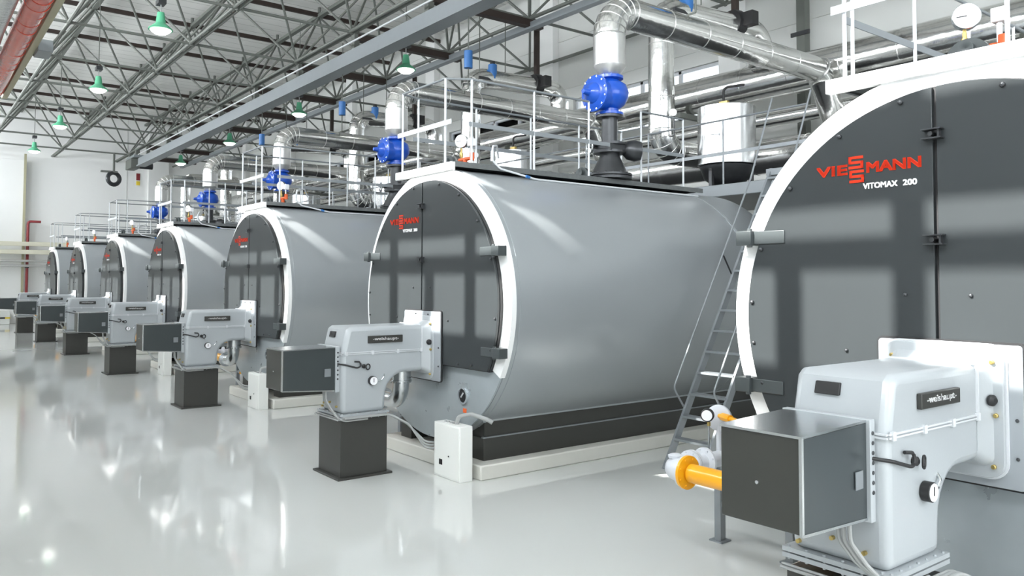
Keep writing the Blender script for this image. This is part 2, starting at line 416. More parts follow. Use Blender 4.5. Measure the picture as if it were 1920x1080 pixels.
part(rest, 'far_braces', 'truss', sf)['kind'] = 'stuff'
for i, x in enumerate(XL):
    if x < 3: part(MB().box(x - .10, x + .10, 3.9, 6.9, ZL - .20, ZL - .04), 'cross_girder', 'brown', sf, bevel=.01)

# runway beams
t = empty('crane_runway_beam', (-14, 3.88, 7.25))
tag(t, 'long blue-grey box beam running the length of the hall under the roof', 'beam')
part(MB().box(-31.5, 9, 3.74, 4.0, 7.30, 7.62), 'beam_box', 'beam', t, bevel=.02)
part(MB().box(-31.5, 9, 3.68, 4.06, 7.24, 7.30), 'bottom_flange', 'beam', t)
for x in XL:
    if -31 < x < 8: part(MB().box(x - .08, x + .08, 3.80, 3.94, 7.62, ZL - .04), 'hanger_bracket', 'truss', t)
part(MB().cyl((-31, 3.64, 7.72), (9, 3.64, 7.72), .022, 8), 'conduit', 'railw', t)
t = empty('rear_runway_beam', (-14, 6.6, 7.8))
tag(t, 'thinner grey beam under the roof edge nearest the rear wall', 'beam')
part(MB().box(-35, 9, 6.5, 6.68, 7.80, 7.95), 'beam_box', 'beam', t, bevel=.01)
for x in XL:
    if -35 < x < 8: part(MB().box(x - .05, x + .05, 6.54, 6.64, 7.93, ZL), 'hanger_bracket', 'truss', t)

# fan housing and cable reel at the far end of the beam
t = empty('hoist_cable_reel', (-33.6, 3.15, 7.3))
tag(t, 'dark round cable reel hanging at the far end of the roof frame', 'cable reel')
part(MB().torus((-33.6, 3.15, 6.84), (1, .3, 0), .28, .10, 24, 8), 'reel', 'iron', t)
part(MB().cyl((-33.6, 3.15, 7.1), (-33.6, 3.15, 8.05), .05, 8), 'hanger', 'truss', t)
part(MB().box(-33.7, -33.5, 2.6, 3.3, 7.12, 7.2), 'arm', 'truss', t)
t = empty('crane_end_carriage', (-32.6, 3.8, 7.2))
tag(t, 'grey motor carriage hanging at the far end of the crane beam', 'crane carriage')
part(MB().box(-33.1, -32.0, 3.55, 3.95, 7.22, 7.68), 'motor_box', 'truss', t, bevel=.03)
part(MB().cyl((-32.5, 3.95, 7.42), (-32.5, 4.6, 7.42), .15, 14), 'motor', 'iron', t)
part(MB().box(-33.2, -31.6, 3.6, 4.1, 7.70, 7.80), 'carriage_plate', 'beam', t)
part(MB().box(-33.2, -33.0, 3.70, 3.86, 7.79, 8.06), 'hanger', 'truss', t); part(MB().box(-31.9, -31.7, 3.70, 3.86, 7.79, 8.06), 'hanger', 'truss', t)

# wrapped pipes at the upper left corner
t = empty('wrapped_red_pipe', (-17, -2.93, 7.0)); tag(t, 'large red pipe in clear plastic wrap, top left corner', 'pipe', )
pth = [(-17.2, -2.93, 7.0)] + [(-16 + i * 1.0, -2.93 + random.uniform(-.012, .012), 7.0 + random.uniform(-.012, .012)) for i in range(18)]
mb = MB().tube(pth, .20, 24)
for i in range(26): 
    x = -16.6 + i * .62 + random.uniform(-.2, .2); mb.torus((x, -2.93, 7.0), (1, random.uniform(-.3, .3), random.uniform(-.3, .3)), .203, .007, 24, 5)
part(mb, 'pipe_body', 'redpipe', t)
part(MB().torus((-16.9, -2.93, 7.0), (1, 0, 0), .190, .018, 24, 6), 'wrap_end', 'redp', t)
t = tag(MB().tube([(-16.9, -3.42, 7.02)] + [(-15 + i, -3.42 + random.uniform(-.015, .015), 7.02 + random.uniform(-.015, .015)) for i in range(16)], .22, 24).build('foil_wrapped_pipe', 'wrap'),
        'silver foil wrapped pipe left of the red pipe, top left corner', 'pipe')
t = empty('pipe_support_beam', (-17, -2.65, 7.0)); tag(t, 'olive beam edge beside the red wrapped pipe, top left', 'beam')
part(MB().box(-17.6, 1, -2.71, -2.58, 6.92, 7.04), 'beam_body', 'olive', t, bevel=.01)
part(MB().box(-12.2, -11.5, -2.58, -2.30, 6.85, 7.10), 'bracket', 'beam', t, bevel=.01)
part(MB().cyl((-12.2, -2.3, 7.1), (-13.2, -1.78, 8.0), .03, 8), 'tie_bar', 'truss', t)

# bell lamps
def lamp_proto():
    t = empty('bell_lamp', (0, 0, 0))
    MB().lathe([(.03, .36), (.07, .35), (.09, .22), (.10, .12), (.24, .0), (.25, -.03), (.23, -.03)], (0, 0, 0), (0, 0, 1), 24).build('lamp_shade', 'lampg', t)
    MB().lathe([(0, -.13), (.12, -.11), (.19, -.06), (.215, -.032), (0, -.031)], (0, 0, 0), (0, 0, 1), 20).build('bulb', 'bulb', t)
    MB().cyl((0, 0, .35), (0, 0, .56), .012, 8).build('rod', 'cable', t)
    MB().box(-.13, .13, -.08, .08, .52, .62).build('mounting_box', 'iron', t)
    MB().cyl((0, 0, .6), (0, 0, 2.95), .012, 6).build('hanger_rod', 'truss', t)
    return t
lp = lamp_proto()
index_children()
front = ['nearest', 'second', 'third', 'fourth']
spots = [(-10.3 - 6.76 * k, -.46, 7.42, 'left row, %s from the camera' % front[k]) for k in range(4)] + [(-9.67 - 6.76 * k, 5.2, 7.36, 'row over the boilers, %s from the camera' % front[k]) for k in range(4)]
for i, (x, y, z, w_) in enumerate(spots):
    o = lp if i == 0 else copy_tree(lp)
    o.location = (x, y, z); tag(o, 'green bell lamp hanging under the roof, ' + w_, 'lamp', 'green bell lamps under the roof')

# end wall fittings
t = empty('red_standpipe', (X0 + .5, -.1, 0)); tag(t, 'dark red vertical pipe with elbow beside an olive post, end wall', 'pipe')
part(MB().tube(rounded([(X0 + .5, -.02, 0), (X0 + .5, -.02, 4.8), (X0 + .5, .5, 4.8)], .12, 6), .06, 10), 'pipe_body', 'redp', t)
part(MB().box(X0 + .38, X0 + .46, -.24, -.14, 0, 8.0), 'post', 'olive', t)
for j, z in enumerate((3.4, 3.1)):
    part(MB().box(X0 + .4, X0 + .6, -.1, .05, z - .5, z - .44), 'clamp', 'iron', t)
for z, nm in ((3.72, 'upper'), (3.34, 'lower')):
    t = tag(MB().box(X0 + .7, X0 + .9, -6, 1.6, z - .10, z + .10).build('cable_tray', 'cream', bevel=.01), '%s cream cable tray crossing the far end wall' % nm, 'cable tray', 'cable trays on the end wall')
for z, nm in ((2.93, 'upper'), (2.70, 'lower')):
    t = tag(MB().cyl((X0 + .7, -6, z), (X0 + .7, 2.4, z), .06, 12).build('wall_pipe', 'silverw'), '%s of two thin white pipes crossing the far end wall' % nm, 'pipe', 'thin pipes on the end wall')
t = empty('kerb_box', (X0 + .8, -2, 0)); tag(t, 'low white kerb box with yellow and black stripe at far left', 'barrier')
part(MB().box(X0 + .36, X0 + 1.2, -5.5, -.72, 0, .62), 'box_body', 'cab', t, bevel=.02)
mb = MB()
for i in range(24):
    y = -5.5 + i * .2; mb.use(i % 2).box(X0 + 1.2, X0 + 1.206, y, y + .2, .26, .33)
part(mb, 'hazard_stripe', ('black', 'hazy'), t)
t = empty('wall_sign', (X0 + .03, 4.85, 6.9)); tag(t, 'narrow upright red and yellow sign high on the end wall', 'sign')
part(MB().box(X0, X0 + .03, 4.74, 4.96, 6.88, 7.58), 'sign_board', 'cab', t)
part(MB().box(X0 + .03, X0 + .036, 4.76, 4.94, 7.18, 7.54), 'red_band', 'redp', t)
part(MB().box(X0 + .03, X0 + .036, 4.76, 4.94, 6.93, 7.14), 'yellow_band', 'hazy', t)

# ------------------------------------------------------------------ boiler prototype (centre front at the origin, feet on the plinth)
ZC_, RO, RI = 1.79, 1.50, 1.37
SX = -0.085                                   # door seam
def arc(r, a0, a1, n, cx=0, cz=ZC_):
    return [(cx + r * math.cos(math.radians(a0 + (a1 - a0) * k / n)), cz + r * math.sin(math.radians(a0 + (a1 - a0) * k / n))) for k in range(n + 1)]
def ring_seg(mb, r0, r1, a0, a1, n, y0, y1):
    O, I_ = arc(r1, a0, a1, n), arc(r0, a0, a1, n); N = n + 1
    vs_ = [(x, y, z) for y in (y0, y1) for pts in (O, I_) for x, z in pts]
    fs_ = []
    for k in range(n):
        fs_ += [(k, k + 1, N + k + 1, N + k), (2 * N + k, 3 * N + k, 3 * N + k + 1, 2 * N + k + 1), (k, 2 * N + k, 2 * N + k + 1, k + 1), (N + k, N + k + 1, 3 * N + k + 1, 3 * N + k)]
    fs_ += [(0, N, 3 * N, 2 * N), (n, 2 * N + n, 3 * N + n, N + n)]
    return mb.add(vs_, fs_)
def half_disc(r, side, zcut, gap):
    xs = SX + side * gap
    def zc(x): return ZC_ + math.sqrt(r * r - x * x)
    a_top = math.degrees(math.atan2(zc(xs) - ZC_, xs)); a_cut = math.degrees(math.asin((zcut - ZC_) / r))
    if side > 0: pts = arc(r, a_cut, a_top, 40)
    else: pts = arc(r, a_top, 180 - a_cut, 40)
    return pts + [(xs, zcut)] if side > 0 else pts + [(xs, zcut)]

def make_boiler():
    t = empty('boiler')
    mb = MB(); n = 96
    prof = [(RO - .06, .02), (RO, .03), (RO, 4.66), (RO - .03, 4.74), (RO - .35, 4.86), (.4, 4.98), (0, 5.0)]
    mb.lathe(prof, (0, 0, ZC_), (0, 1, 0), n); mb.build('shell', 'shell', t, ang=50)
    for a_, b_ in ((.10, .16), (3.9, 3.95)): ring_seg(MB(), RO - .001, RO + .006, -60, 240, 80, a_, b_).build('jacket_band', 'shell', t)
    ring_seg(MB(), RI - .01, RO + .004, -29, 209, 96, -.012, .05).build('front_ring', 'white', t)
    # galvanised lower front
    MB().prism(arc(RO - .002, 0, 360, 95)[:-1], 'y', .0, .022).build('front_panel', 'galv', t)
    # doors
    for side in (-1, 1):
        mb = MB().prism(half_disc(RI - .012, side, 1.12, .012), 'y', -.075, -.045).use(1)
        for a in (20, 40, 60, 78) if side > 0 else (102, 120, 140, 160, 176):
            x, z = (RI - .045) * math.cos(math.radians(a)), ZC_ + (RI - .045) * math.sin(math.radians(a)); mb.lathe([(.016, 0), (.014, .014), (0, .02)], (x, -.075, z), (0, -1, 0), 10)
        for a in ((-6, -20) if side > 0 else (188, 200)):
            x, z = (RI - .045) * math.cos(math.radians(a)), ZC_ + (RI - .045) * math.sin(math.radians(a)); mb.lathe([(.014, 0), (.012, .012), (0, .018)], (x, -.075, z), (0, -1, 0), 10)
        for dx, z in ((.18, 1.95), (.55, 1.60), (.75, 1.155), (1.0, 1.16)): mb.lathe([(.012, 0), (.010, .012), (0, .016)], (SX + side * dx, -.075, z), (0, -1, 0), 10)
        d = mb.build('door', ('door', 'iron'), t, bevel=.003)
        MB().prism(half_disc(RI - .004, side, 1.108, .006), 'y', -.045, .0).build('gasket', 'black', d)
        if side < 0:
            yv = -.077
            lg = MB()
            fit_text(lg, 'VIE', -.823, -.612, 2.690, 2.756, 'y', yv, .055)
            fit_text(lg, 'MANN', -.490, -.160, 2.690, 2.756, 'y', yv, .055)
            def S_(x0, z0, w_, h):
                tk = h * .215
                for k, zz in enumerate((z0, z0 + (h - tk) / 2, z0 + h - tk)): lg.box(x0, x0 + w_, yv - .002, yv + .002, zz, zz + tk)
                lg.box(x0, x0 + tk, yv - .002, yv + .002, z0 + (h - tk) / 2, z0 + h); lg.box(x0 + w_ - tk, x0 + w_, yv - .002, yv + .002, z0, z0 + (h - tk) / 2 + tk)
            S_(-.604, 2.723, .094, .078); S_(-.600, 2.636, .094, .078)
            lg.build('brand_lettering', 'red', d, smooth=False)
            l2 = MB(); fit_text(l2, 'VITOMAX', -.513, -.300, 2.592, 2.628, 'y', yv, .040); l2.build('model_lettering', 'lett', d, smooth=False)
            l2 = MB(); fit_text(l2, '200', -.268, -.186, 2.592, 2.628, 'y', yv, .040); l2.build('model_number', 'lett', d, smooth=False)
    # dark recess line between the doors is the gap; centre latches
    MB().box(SX - .012, SX + .012, -.05, -.02, 1.12, 3.14).build('door_seam', 'black', t)
    for z in (2.87, 2.265):
        mb = MB(); mb.box(SX - .055, SX + .055, -.125, -.075, z + .022, z + .03).box(SX - .055, SX + .055, -.125, -.075, z - .03, z - .022).box(SX + .03, SX + .04, -.11, -.075, z - .025, z + .025)
        mb.cyl((SX - .01, -.11, z), (SX - .01, -.075, z), .014, 10); mb.build('latch', 'iron', t)
    # hinges
    for sx in (-1, 1):
        for z in (2.325, 1.315):
            xo = math.sqrt(RO * RO - (z - ZC_) ** 2)
            mb = MB(); a, b_ = sorted((sx * (xo - .34), sx * (xo - .08))); mb.box(a, b_, -.085, -.075, z - .045, z + .045)
            a, b_ = sorted((sx * (xo - .10), sx * (xo + .02))); mb.box(a, b_, -.12, -.012, z - .05, z + .05)
            mb.cyl((sx * (xo - .08), -.10, z - .065), (sx * (xo - .08), -.10, z + .065), .018, 12)
            mb.build('hinge', 'hinge', t, bevel=.006)
    # burner mounting plate
    mb = MB().prism(rrect(-.42, .35, .935, 1.69, .02), 'y', -.100, -.078).use(1)
    for x, z in ((-.16, 1.655), (.10, 1.655), (.32, 1.30), (.32, 1.10), (-.39, 1.2)): mb.lathe([(.010, 0), (.009, .008), (0, .012)], (x, -.100, z), (0, -1, 0), 10)
    p = mb.build('mounting_plate', ('plate', 'iron'), t, bevel=.003)
    MB().prism(rrect(-.432, .362, .925, 1.703, .03), 'y', -.090, -.072).build('plate_gasket', 'black', p)
    # lower front: inspection port, sticker, round saddle shadow strip
    p = MB().lathe([(.090, 0), (.090, .02), (.074, .024), (.074, .006), (.0, .006)], (.66, 0, .815), (0, -1, 0), 28).build('inspection_port', 'galv', t)
    MB().lathe([(.072, 0), (.072, .010), (0, .011)], (.66, 0, .815), (0, -1, 0), 24).build('port_opening', 'black', p)
    MB().cyl((.655, -.03, .80), (.675, -.012, .85), .010, 8).build('port_handle', 'steel', p)
    MB().box(.655, .715, -.004, .0, .640, .685).build('sticker', 'orange', t)
    # header plate and walkway on top
    MB().box(-.78, .445, -.035, .02, 3.235, 3.325).build('header_plate', 'white', t, bevel=.004)
    MB().box(-.76, .43, .02, 4.2, 3.29, 3.33).build('walkway', 'walk', t)
    MB().box(.42, .445, .02, 4.2, 3.275, 3.335).build('walkway_edge', 'walk', t); MB().box(-.775, -.75, .02, 4.2, 3.275, 3.335).build('walkway_edge', 'walk', t)
    # lifting lugs
    for x, y in ((-.02, .24), (.27, 2.06)):
        poly = [(x + .13 * math.cos(a), 3.335 + .13 * math.sin(a)) for a in [PI * k / 16 for k in range(17)]]
        mb = MB().prism(poly, 'y', y - .02, y + .02); mb.lathe([(.045, 0), (.045, .03), (.02, .03), (0, .02)], (x, y - .02, 3.40), (0, -1, 0), 14)
        mb.build('lifting_lug', 'hinge', t)
    # saddle / base rails
    for sx in (-1, 1):
        a, b_ = sorted((sx * .62, sx * .86)); mb = MB().box(a, b_, .12, 4.8, .15, .385)
        a, b_ = sorted((sx * .62, sx * .845)); mb.box(a, b_, .14, 4.8, .385, .56); q = mb.build('base_rail', 'dark', t, bevel=.004)
        a, b_ = sorted((sx * .83, sx * .868)); MB().box(a, b_, .11, 4.81, .383, .397).build('ledge_strip', 'rail', q)
        a, b_ = sorted((sx * .80, sx * .875)); MB().box(a, b_, .10, 4.70, .555, .60).build('jacket_edge', 'shell', q)
    MB().box(-.62, .62, .35, .5, .15, .42).build('base_crosspiece', 'dark', t)
    return t
boiler0 = make_boiler()

def make_plinth():
    return MB().box(-1.10, 1.03, -.035, 5.1, 0, .15).build('concrete_plinth', 'concrete', bevel=.015)
plinth0 = make_plinth()

# ------------------------------------------------------------------ burner prototype
def make_burner():
    t = empty('burner')
    HX0, HX1 = -.31, .19
    prof = [(-1.17, .66), (-1.17, 1.28), (-1.115, 1.52)]
    prof += [(-1.075, 1.55), (-.20, 1.55), (-.20, 1.05), (-.33, 1.045)]
    cx, cz, r = -.43, .815, .23
    prof += [(cx + r * math.cos(math.radians(a)) , cz + r * math.sin(math.radians(a))) for a in (90, 105, 120, 135, 150, 165, 180)]
    prof += [(-.67, .66)]
    h = MB().prism(prof, 'x', HX0, HX1).build('housing', 'hous', t, bevel=.045, seg=4)
    # flared neck to the flange
    mb = MB(); A = rrect(HX0 + .03, HX1 - .0, 1.06, 1.535, .05); B_ = rrect(HX0 - .01, HX1 + .05, 1.00, 1.60, .06); n = len(A)
    mb.add([(x, -.23, z) for x, z in A] + [(x, -.13, z) for x, z in B_], [(k, (k + 1) % n, n + (k + 1) % n, n + k) for k in range(n)] + [tuple(range(n)), tuple(range(n, 2 * n))])
    mb.build('neck', 'hous', t)
    mb = MB().prism(rrect(-.365, .285, .945, 1.645, .09), 'y', -.140, -.112).use(1)
    for x, z in ((-.30, 1.56), (.235, 1.56), (.235, 1.01), (-.30, 1.01), (.25, 1.28)): mb.cyl((x, -.160, z), (x, -.14, z), .013, 8)
    f = mb.build('flange', ('hous', 'brass'), t, bevel=.004)
    mb = MB().prism(rrect(-.375, .295, .935, 1.655, .095), 'y', -.112, -.100); mb.build('flange_rim', 'railw', f)
    # lid seam with clips
    mb = MB(); z = 1.278
    mb.box(HX1 - .002, HX1 + .010, -1.165, -.225, z - .012, z - .004).box(HX1 - .002, HX1 + .010, -1.165, -.225, z + .004, z + .012)
    mb.box(HX1 - .003, HX1 + .010, -.235, -.223, z - .012, 1.53); mb.box(HX0 + .02, HX1 - .02, -.235, -.223, 1.545, 1.558)
    mb.box(HX0 + .04, HX1 + .004, -1.180, -1.168, z - .012, z - .004).box(HX0 + .04, HX1 + .004, -1.180, -1.168, z + .004, z + .012)
    for y in (-1.13, -.83, -.53, -.24): mb.box(HX1, HX1 + .018, y - .014, y + .014, z - .02, z + .02)
    mb.build('cover_seam', 'railw', t)
    # nameplate
    npl = MB().box(HX1, HX1 + .026, -.886, -.478, 1.376, 1.452).build('nameplate', 'dark', t, bevel=.005)
    l = MB(); fit_text(l, '-weishaupt-', -.835, -.53, 1.394, 1.437, 'x', HX1 + .0275, .012, .0015); l.build('lettering', 'lett', npl, smooth=False)
    # display on the front of the hood (leans with the hood)
    d = MB(); y = -1.142
    d.hexa([(-.185, -1.150, 1.435), (-.055, -1.150, 1.435), (-.055, -1.10, 1.435), (-.185, -1.10, 1.435)], [(-.185, -1.134, 1.495), (-.055, -1.134, 1.495), (-.055, -1.09, 1.495), (-.185, -1.09, 1.495)])
    d.build('display', 'black', t, bevel=.004)
    # pressure gauge on the side
    g = MB().lathe([(.040, 0), (.048, .004), (.048, .045), (.043, .048)], (HX1, -.832, .985), (1, 0, 0), 28).build('pressure_gauge', 'black', t)
    MB().lathe([(.043, .0), (.043, .006), (0, .006)], (HX1 + .044, -.832, .985), (1, 0, 0), 24).build('dial', 'dial', g)
    MB().box(HX1 + .050, HX1 + .052, -.836, -.829, .970, 1.012).build('needle', 'black', g)
    MB().tube(rounded([(HX1 + .02, -.80, .985), (HX1 + .02, -.73, .985), (HX1 + .02, -.70, 1.02), (HX1 - .01, -.68, 1.05)], .02, 4), .008, 8).build('gauge_pipe', 'steel', g)
    MB().lathe([(.022, 0), (.022, .02), (.012, .028)], (HX1, -.93, 1.14), (1, 0, 0), 14).build('sight_port', 'black', t)
    MB().lathe([(.03, 0), (.03, .015), (.015, .03)], (HX1 + .04, -.16, 1.36), (1, -.3, 0), 14).build('flange_knob', 'black', t)
    # interior arm shadow ring / duct under the arm
    # control box: tapered, dark paint; lid and right side coloured brighter for their reflections
    bt = [(-.245, -1.80, .94), (.150, -1.79, .94), (.110, -1.20, .90), (-.30, -1.20, .90)]
    tp = [(-.245, -1.80, 1.336), (.150, -1.79, 1.336), (.110, -1.20, 1.34), (-.30, -1.20, 1.34)]
    c = MB().hexa(bt, tp).build('control_box', 'box', t, bevel=.004)
    tpl = [(x * 1.0, y, 1.338) for x, y, z_ in tp]
    MB().hexa([(-.25, -1.806, 1.334), (.156, -1.796, 1.334), (.116, -1.20, 1.338), (-.306, -1.20, 1.338)], [(-.25, -1.806, 1.345), (.156, -1.796, 1.345), (.116, -1.20, 1.349), (-.306, -1.20, 1.349)]).build('lid', 'steel', c)  # bright steel stands in for the gloss reflection on the dark top
    MB().hexa([(.150, -1.785, .945), (.154, -1.785, .945), (.115, -1.205, .907), (.111, -1.205, .907)], [(.150, -1.785, 1.332), (.154, -1.785, 1.332), (.115, -1.205, 1.336), (.111, -1.205, 1.336)]).build('side_panel', 'boxsheen', c)  # lighter sheet paints in the reflection on this side
    MB().hexa([(.143, -1.797, .938), (.157, -1.797, .938), (.157, -1.783, .938), (.143, -1.783, .938)], [(.143, -1.797, 1.34), (.157, -1.797, 1.34), (.157, -1.783, 1.34), (.143, -1.783, 1.34)]).build('corner_trim', 'steel', c)
    MB().hexa([(.148, -1.79, .934), (.158, -1.79, .934), (.118, -1.20, .894), (.108, -1.20, .894)], [(.148, -1.79, .946), (.158, -1.79, .946), (.118, -1.20, .906), (.108, -1.20, .906)]).build('bottom_trim', 'steel', c)
    mb = MB().box(-.32, .135, -1.215, -1.172, .885, 1.352).use(1)
    for k in range(7): mb.cyl((.134, -1.193, 1.02 + k * .045), (.139, -1.193, 1.02 + k * .045), .010, 10)
    mb.build('back_frame', ('hous', 'iron'), c, bevel=.003)
    MB().lathe([(.009, 0), (.008, .004), (0, .005)], (-.06, -1.796, 1.12), (0, -1, 0), 12).build('screw', 'steel', c)
    MB().hexa([(.128, -1.335, 1.05), (.132, -1.335, 1.05), (.127, -1.265, 1.05), (.124, -1.265, 1.05)], [(.128, -1.335, 1.13), (.132, -1.335, 1.13), (.127, -1.265, 1.13), (.124, -1.265, 1.13)]).build('lock_plate', 'rail', c)
    # cable from the box with a ring
    mb = MB().tube(rounded([(.13, -1.195, 1.175), (.20, -1.14, 1.165), (.225, -1.02, 1.13), (.225, -.93, 1.15), (.215, -.99, 1.19), (.205, -1.04, 1.195)], .04, 5), .009, 8)
    mb.torus((.225, -.895, 1.135), (1, .3, 0), .028, .007, 20, 6); mb.build('cable', 'black', t)
    # elbow under the arm feeding the gas
    e = MB().lathe([(.125, 0), (.125, .015), (.11, .018), (.11, .12), (.125, .122), (.125, .145)], (-.14, -.295, .905), (0, 0, 1), 28)
    e.bolts((-.14, -.295, .905), (0, 0, -1), .112, 10, .010, .014)
    e.build('inlet_flange', 'steel', t)
    e = MB().tube(rounded([(-.14, -.295, .93), (-.14, -.295, .675), (-.56, -.295, .675)], .19, 12), .090, 24)
    e.lathe([(.12, 0), (.12, .03)], (-.52, -.295, .675), (-1, 0, 0), 24); e.build('inlet_elbow', 'steel', t)
    # base flange where the leg meets the pedestal, small valves under the box
    mb = MB().box(HX0 - .03, HX1 + .03, -1.20, -.64, .640, .662).box(HX0 - .03, HX1 + .03, -1.20, -.64, .610, .632)
    mb.bolts((0, 0, 0), (0, 0, 1), 0, 0)
    for k in range(7):
        y = -1.17 + k * .083; mb.cyl((HX1 + .012, y, .60), (HX1 + .012, y, .67), .007, 6)
    for k in range(6):
        x = HX0 + k * .095; mb.cyl((x, -1.185, .60), (x, -1.185, .67), .007, 6)
    mb.build('base_flange', 'hous', t)
    for x, z in ((-.22, .74), (-.08, .76), (.08, .73), (-.26, .70)): MB().cyl((x, -1.19, z), (x, -1.165, z), .011, 8).build('drain_cock', 'brass', t)
    for x in (.02, .045, .075): MB().tube(rounded([(x, -1.30, .92), (x, -1.29, .80), (x + .05, -1.24, .70), (.16 + x * .3, -1.215, .64), (.24, -1.18, .60), (.24, -.9, .60 + x * .1)], .08, 5), .010, 8).build('cable_loop', 'cable', t)
    return t
burner0 = make_burner()
def make_pedestal():
    t = empty('burner_pedestal')
    MB().box(-.325, .205, -1.185, -.655, .02, .600).build('column', 'dark', t, bevel=.004)
    MB().box(-.37, .25, -1.23, -.61, 0, .022).build('base_flange', 'dark', t, bevel=.003)
    mb = MB()
    for k in range(3):
        z = .608 - .0 * k; o_ = .012 + k * .014
        mb.tube([(-.33, -1.19 - o_, z + .012 * (k % 2)), (.21 + o_ * .5, -1.19 - o_, z + .012 * (k % 2))], .008, 6)
    mb.build('edge_conduit', 'cable', t)
    return t
ped0 = make_pedestal()

def make_cables():
    t = empty('cable_bundle')
    for k in range(3):
        o_ = k * .022
        p = rounded([(.225 + o_, -1.18, .625), (.235 + o_, -.66, .625), (.36 + o_, -.50, .52), (.46, -.34, .33 - o_ * 1.5), (.54, -.15, .30 - o_)], .12, 6)
        MB().tube(p, .011, 8).build('cable', 'cable', t)
    return t
cab0 = make_cables()
def make_cabinet():
    t = empty('junction_cabinet')
    MB().box(.49, .975, -.255, -.10, .0, .555).build('cabinet_body', 'cab', t, bevel=.006)
    MB().box(.505, .962, -.262, -.255, .02, .54).build('door', 'cab', t, bevel=.003)
    MB().box(.60, .66, -.265, -.262, .13, .185).build('nameplate', 'black', t)
    MB().cyl((.78, -.268, .235), (.78, -.262, .235), .008, 10).build('lock', 'iron', t)
    mb = MB()
    for k in range(4): mb.cyl((.60 + k * .05, -.18, .555), (.60 + k * .05, -.18, .568), .016, 10)
    mb.build('gland', 'cable', t)
    MB().tube(rounded([(.80, -.18, .555), (.80, -.16, .63), (.92, -.08, .665), (1.12, -.02, .63), (1.15, .02, .60)], .05, 6), .022, 10).build('conduit_hose', 'cable', t)
    return t
cbn0 = make_cabinet()

# ------------------------------------------------------------------ gas train (left of each burner)
def make_gas():
    t = empty('gas_train'); z = .675; yp = -.295; xv = -1.87
    MB().cyl((-.55, yp, z), (-1.67, yp, z), .066, 24).build('gas_pipe', 'yellow', t)
    mb = MB().lathe([(.118, 0), (.118, .022), (.072, .03)], (-1.715, yp, z), (1, 0, 0), 28); mb.bolts((-1.693, yp, z), (1, 0, 0), .096, 8, .009, .01); mb.build('pipe_flange', 'yellow', t)
    v = MB().tube(rounded([(-1.72, yp, z), (xv, yp, z), (xv, -.08, z)], .11, 8), .080, 20)
    v.lathe([(.112, 0), (.112, .02)], (-1.717, yp, z), (-1, 0, 0), 24); v.lathe([(.105, 0), (.105, .02)], (xv + .02, -.10, z), (0, 1, 0), 24)
    v.bolts((xv + .02, -.10, z), (0, -1, 0), .09, 8, .008, .01)
    v.lathe([(.05, 0), (.055, .02), (.03, .03)], (xv + .03, yp + .03, z + .075), (0, 0, 1), 20); v.build('angle_filter', 'valvew', t)
    v = MB().lathe([(.105, 0), (.105, .02), (.06, .03), (.06, .13), (.105, .14), (.105, .16)], (xv + .02, -.075, z), (0, 1, 0), 28)
    v.bolts((xv + .02, .085, z), (0, 1, 0), .09, 8, .008, .01); v.bolts((xv + .02, -.075 + .14, z), (0, -1, 0), .09, 8, .008, .01); v.cyl((xv + .02, .08, z), (xv + .02, 1.2, z), .06, 18)
    v.lathe([(.105, 0), (.105, .02)], (xv + .02, .7, z), (0, 1, 0), 24); v.build('shutoff_valve', 'valvew', t)
    r = MB().lathe([(.03, -.05), (.07, -.03), (.100, -.012), (.100, .012), (.09, .02), (0, .024)], (-1.86, .26, .98), (.35, -1, 0), 30); r.cyl((-1.86, .26, .72), (-1.86, .26, .93), .022, 12); r.build('regulator', 'valvew', t)
    m_ = MB().tube(rounded([(-1.84, .24, 1.0), (-1.62, .16, 1.0), (-1.50, -.12, .99), (-.6, -.25, .97), (-.34, -.45, .97)], .06, 5), .018, 10); m_.cyl((-1.80, .225, 1.0), (-1.70, .19, 1.0), .030, 8); m_.build('impulse_pipe', 'yellow', t)
    g = MB().lathe([(.046, 0), (.050, .004), (.050, .04), (.046, .044)], (-1.87, .14, 1.015), (.55, -1, 0), 26).build('pressure_gauge', 'black', t)
    MB().lathe([(.040, 0), (.040, .004), (0, .004)], (-1.87 + .55 / 1.141 * .042, .14 - .042 / 1.141, 1.015), (.55, -1, 0), 24).build('dial', 'dial', g)
    MB().cyl((-1.87, .15, .73), (-1.87, .15, .97), .008, 8).build('gauge_stem', 'steel', g)
    MB().lathe([(.014, 0), (.014, .03)], (-1.87, .15, .93), (0, 0, 1), 10).build('gauge_nut', 'brass', g)
    MB().box(-1.99, -1.30, .36, .42, z - .12, z - .06).box(-1.99, -1.93, .36, .42, z - .12, z - .02).build('stand_beam', 'rail', t)
    for x in (-1.96, -1.33):
        MB().box(x - .03, x + .03, .36, .42, 0, z - .12).box(x - .06, x + .06, .33, .45, 0, .012).build('stand_leg', 'rail', t)
    MB().box(-1.93, -1.36, .37, .41, .27, .31).build('stand_brace', 'rail', t)
    MB().cyl((-1.72, .36, .30), (-1.55, .30, .30), .02, 10).build('drain_pipe', 'yellow', t)
    return t
gas0 = make_gas()

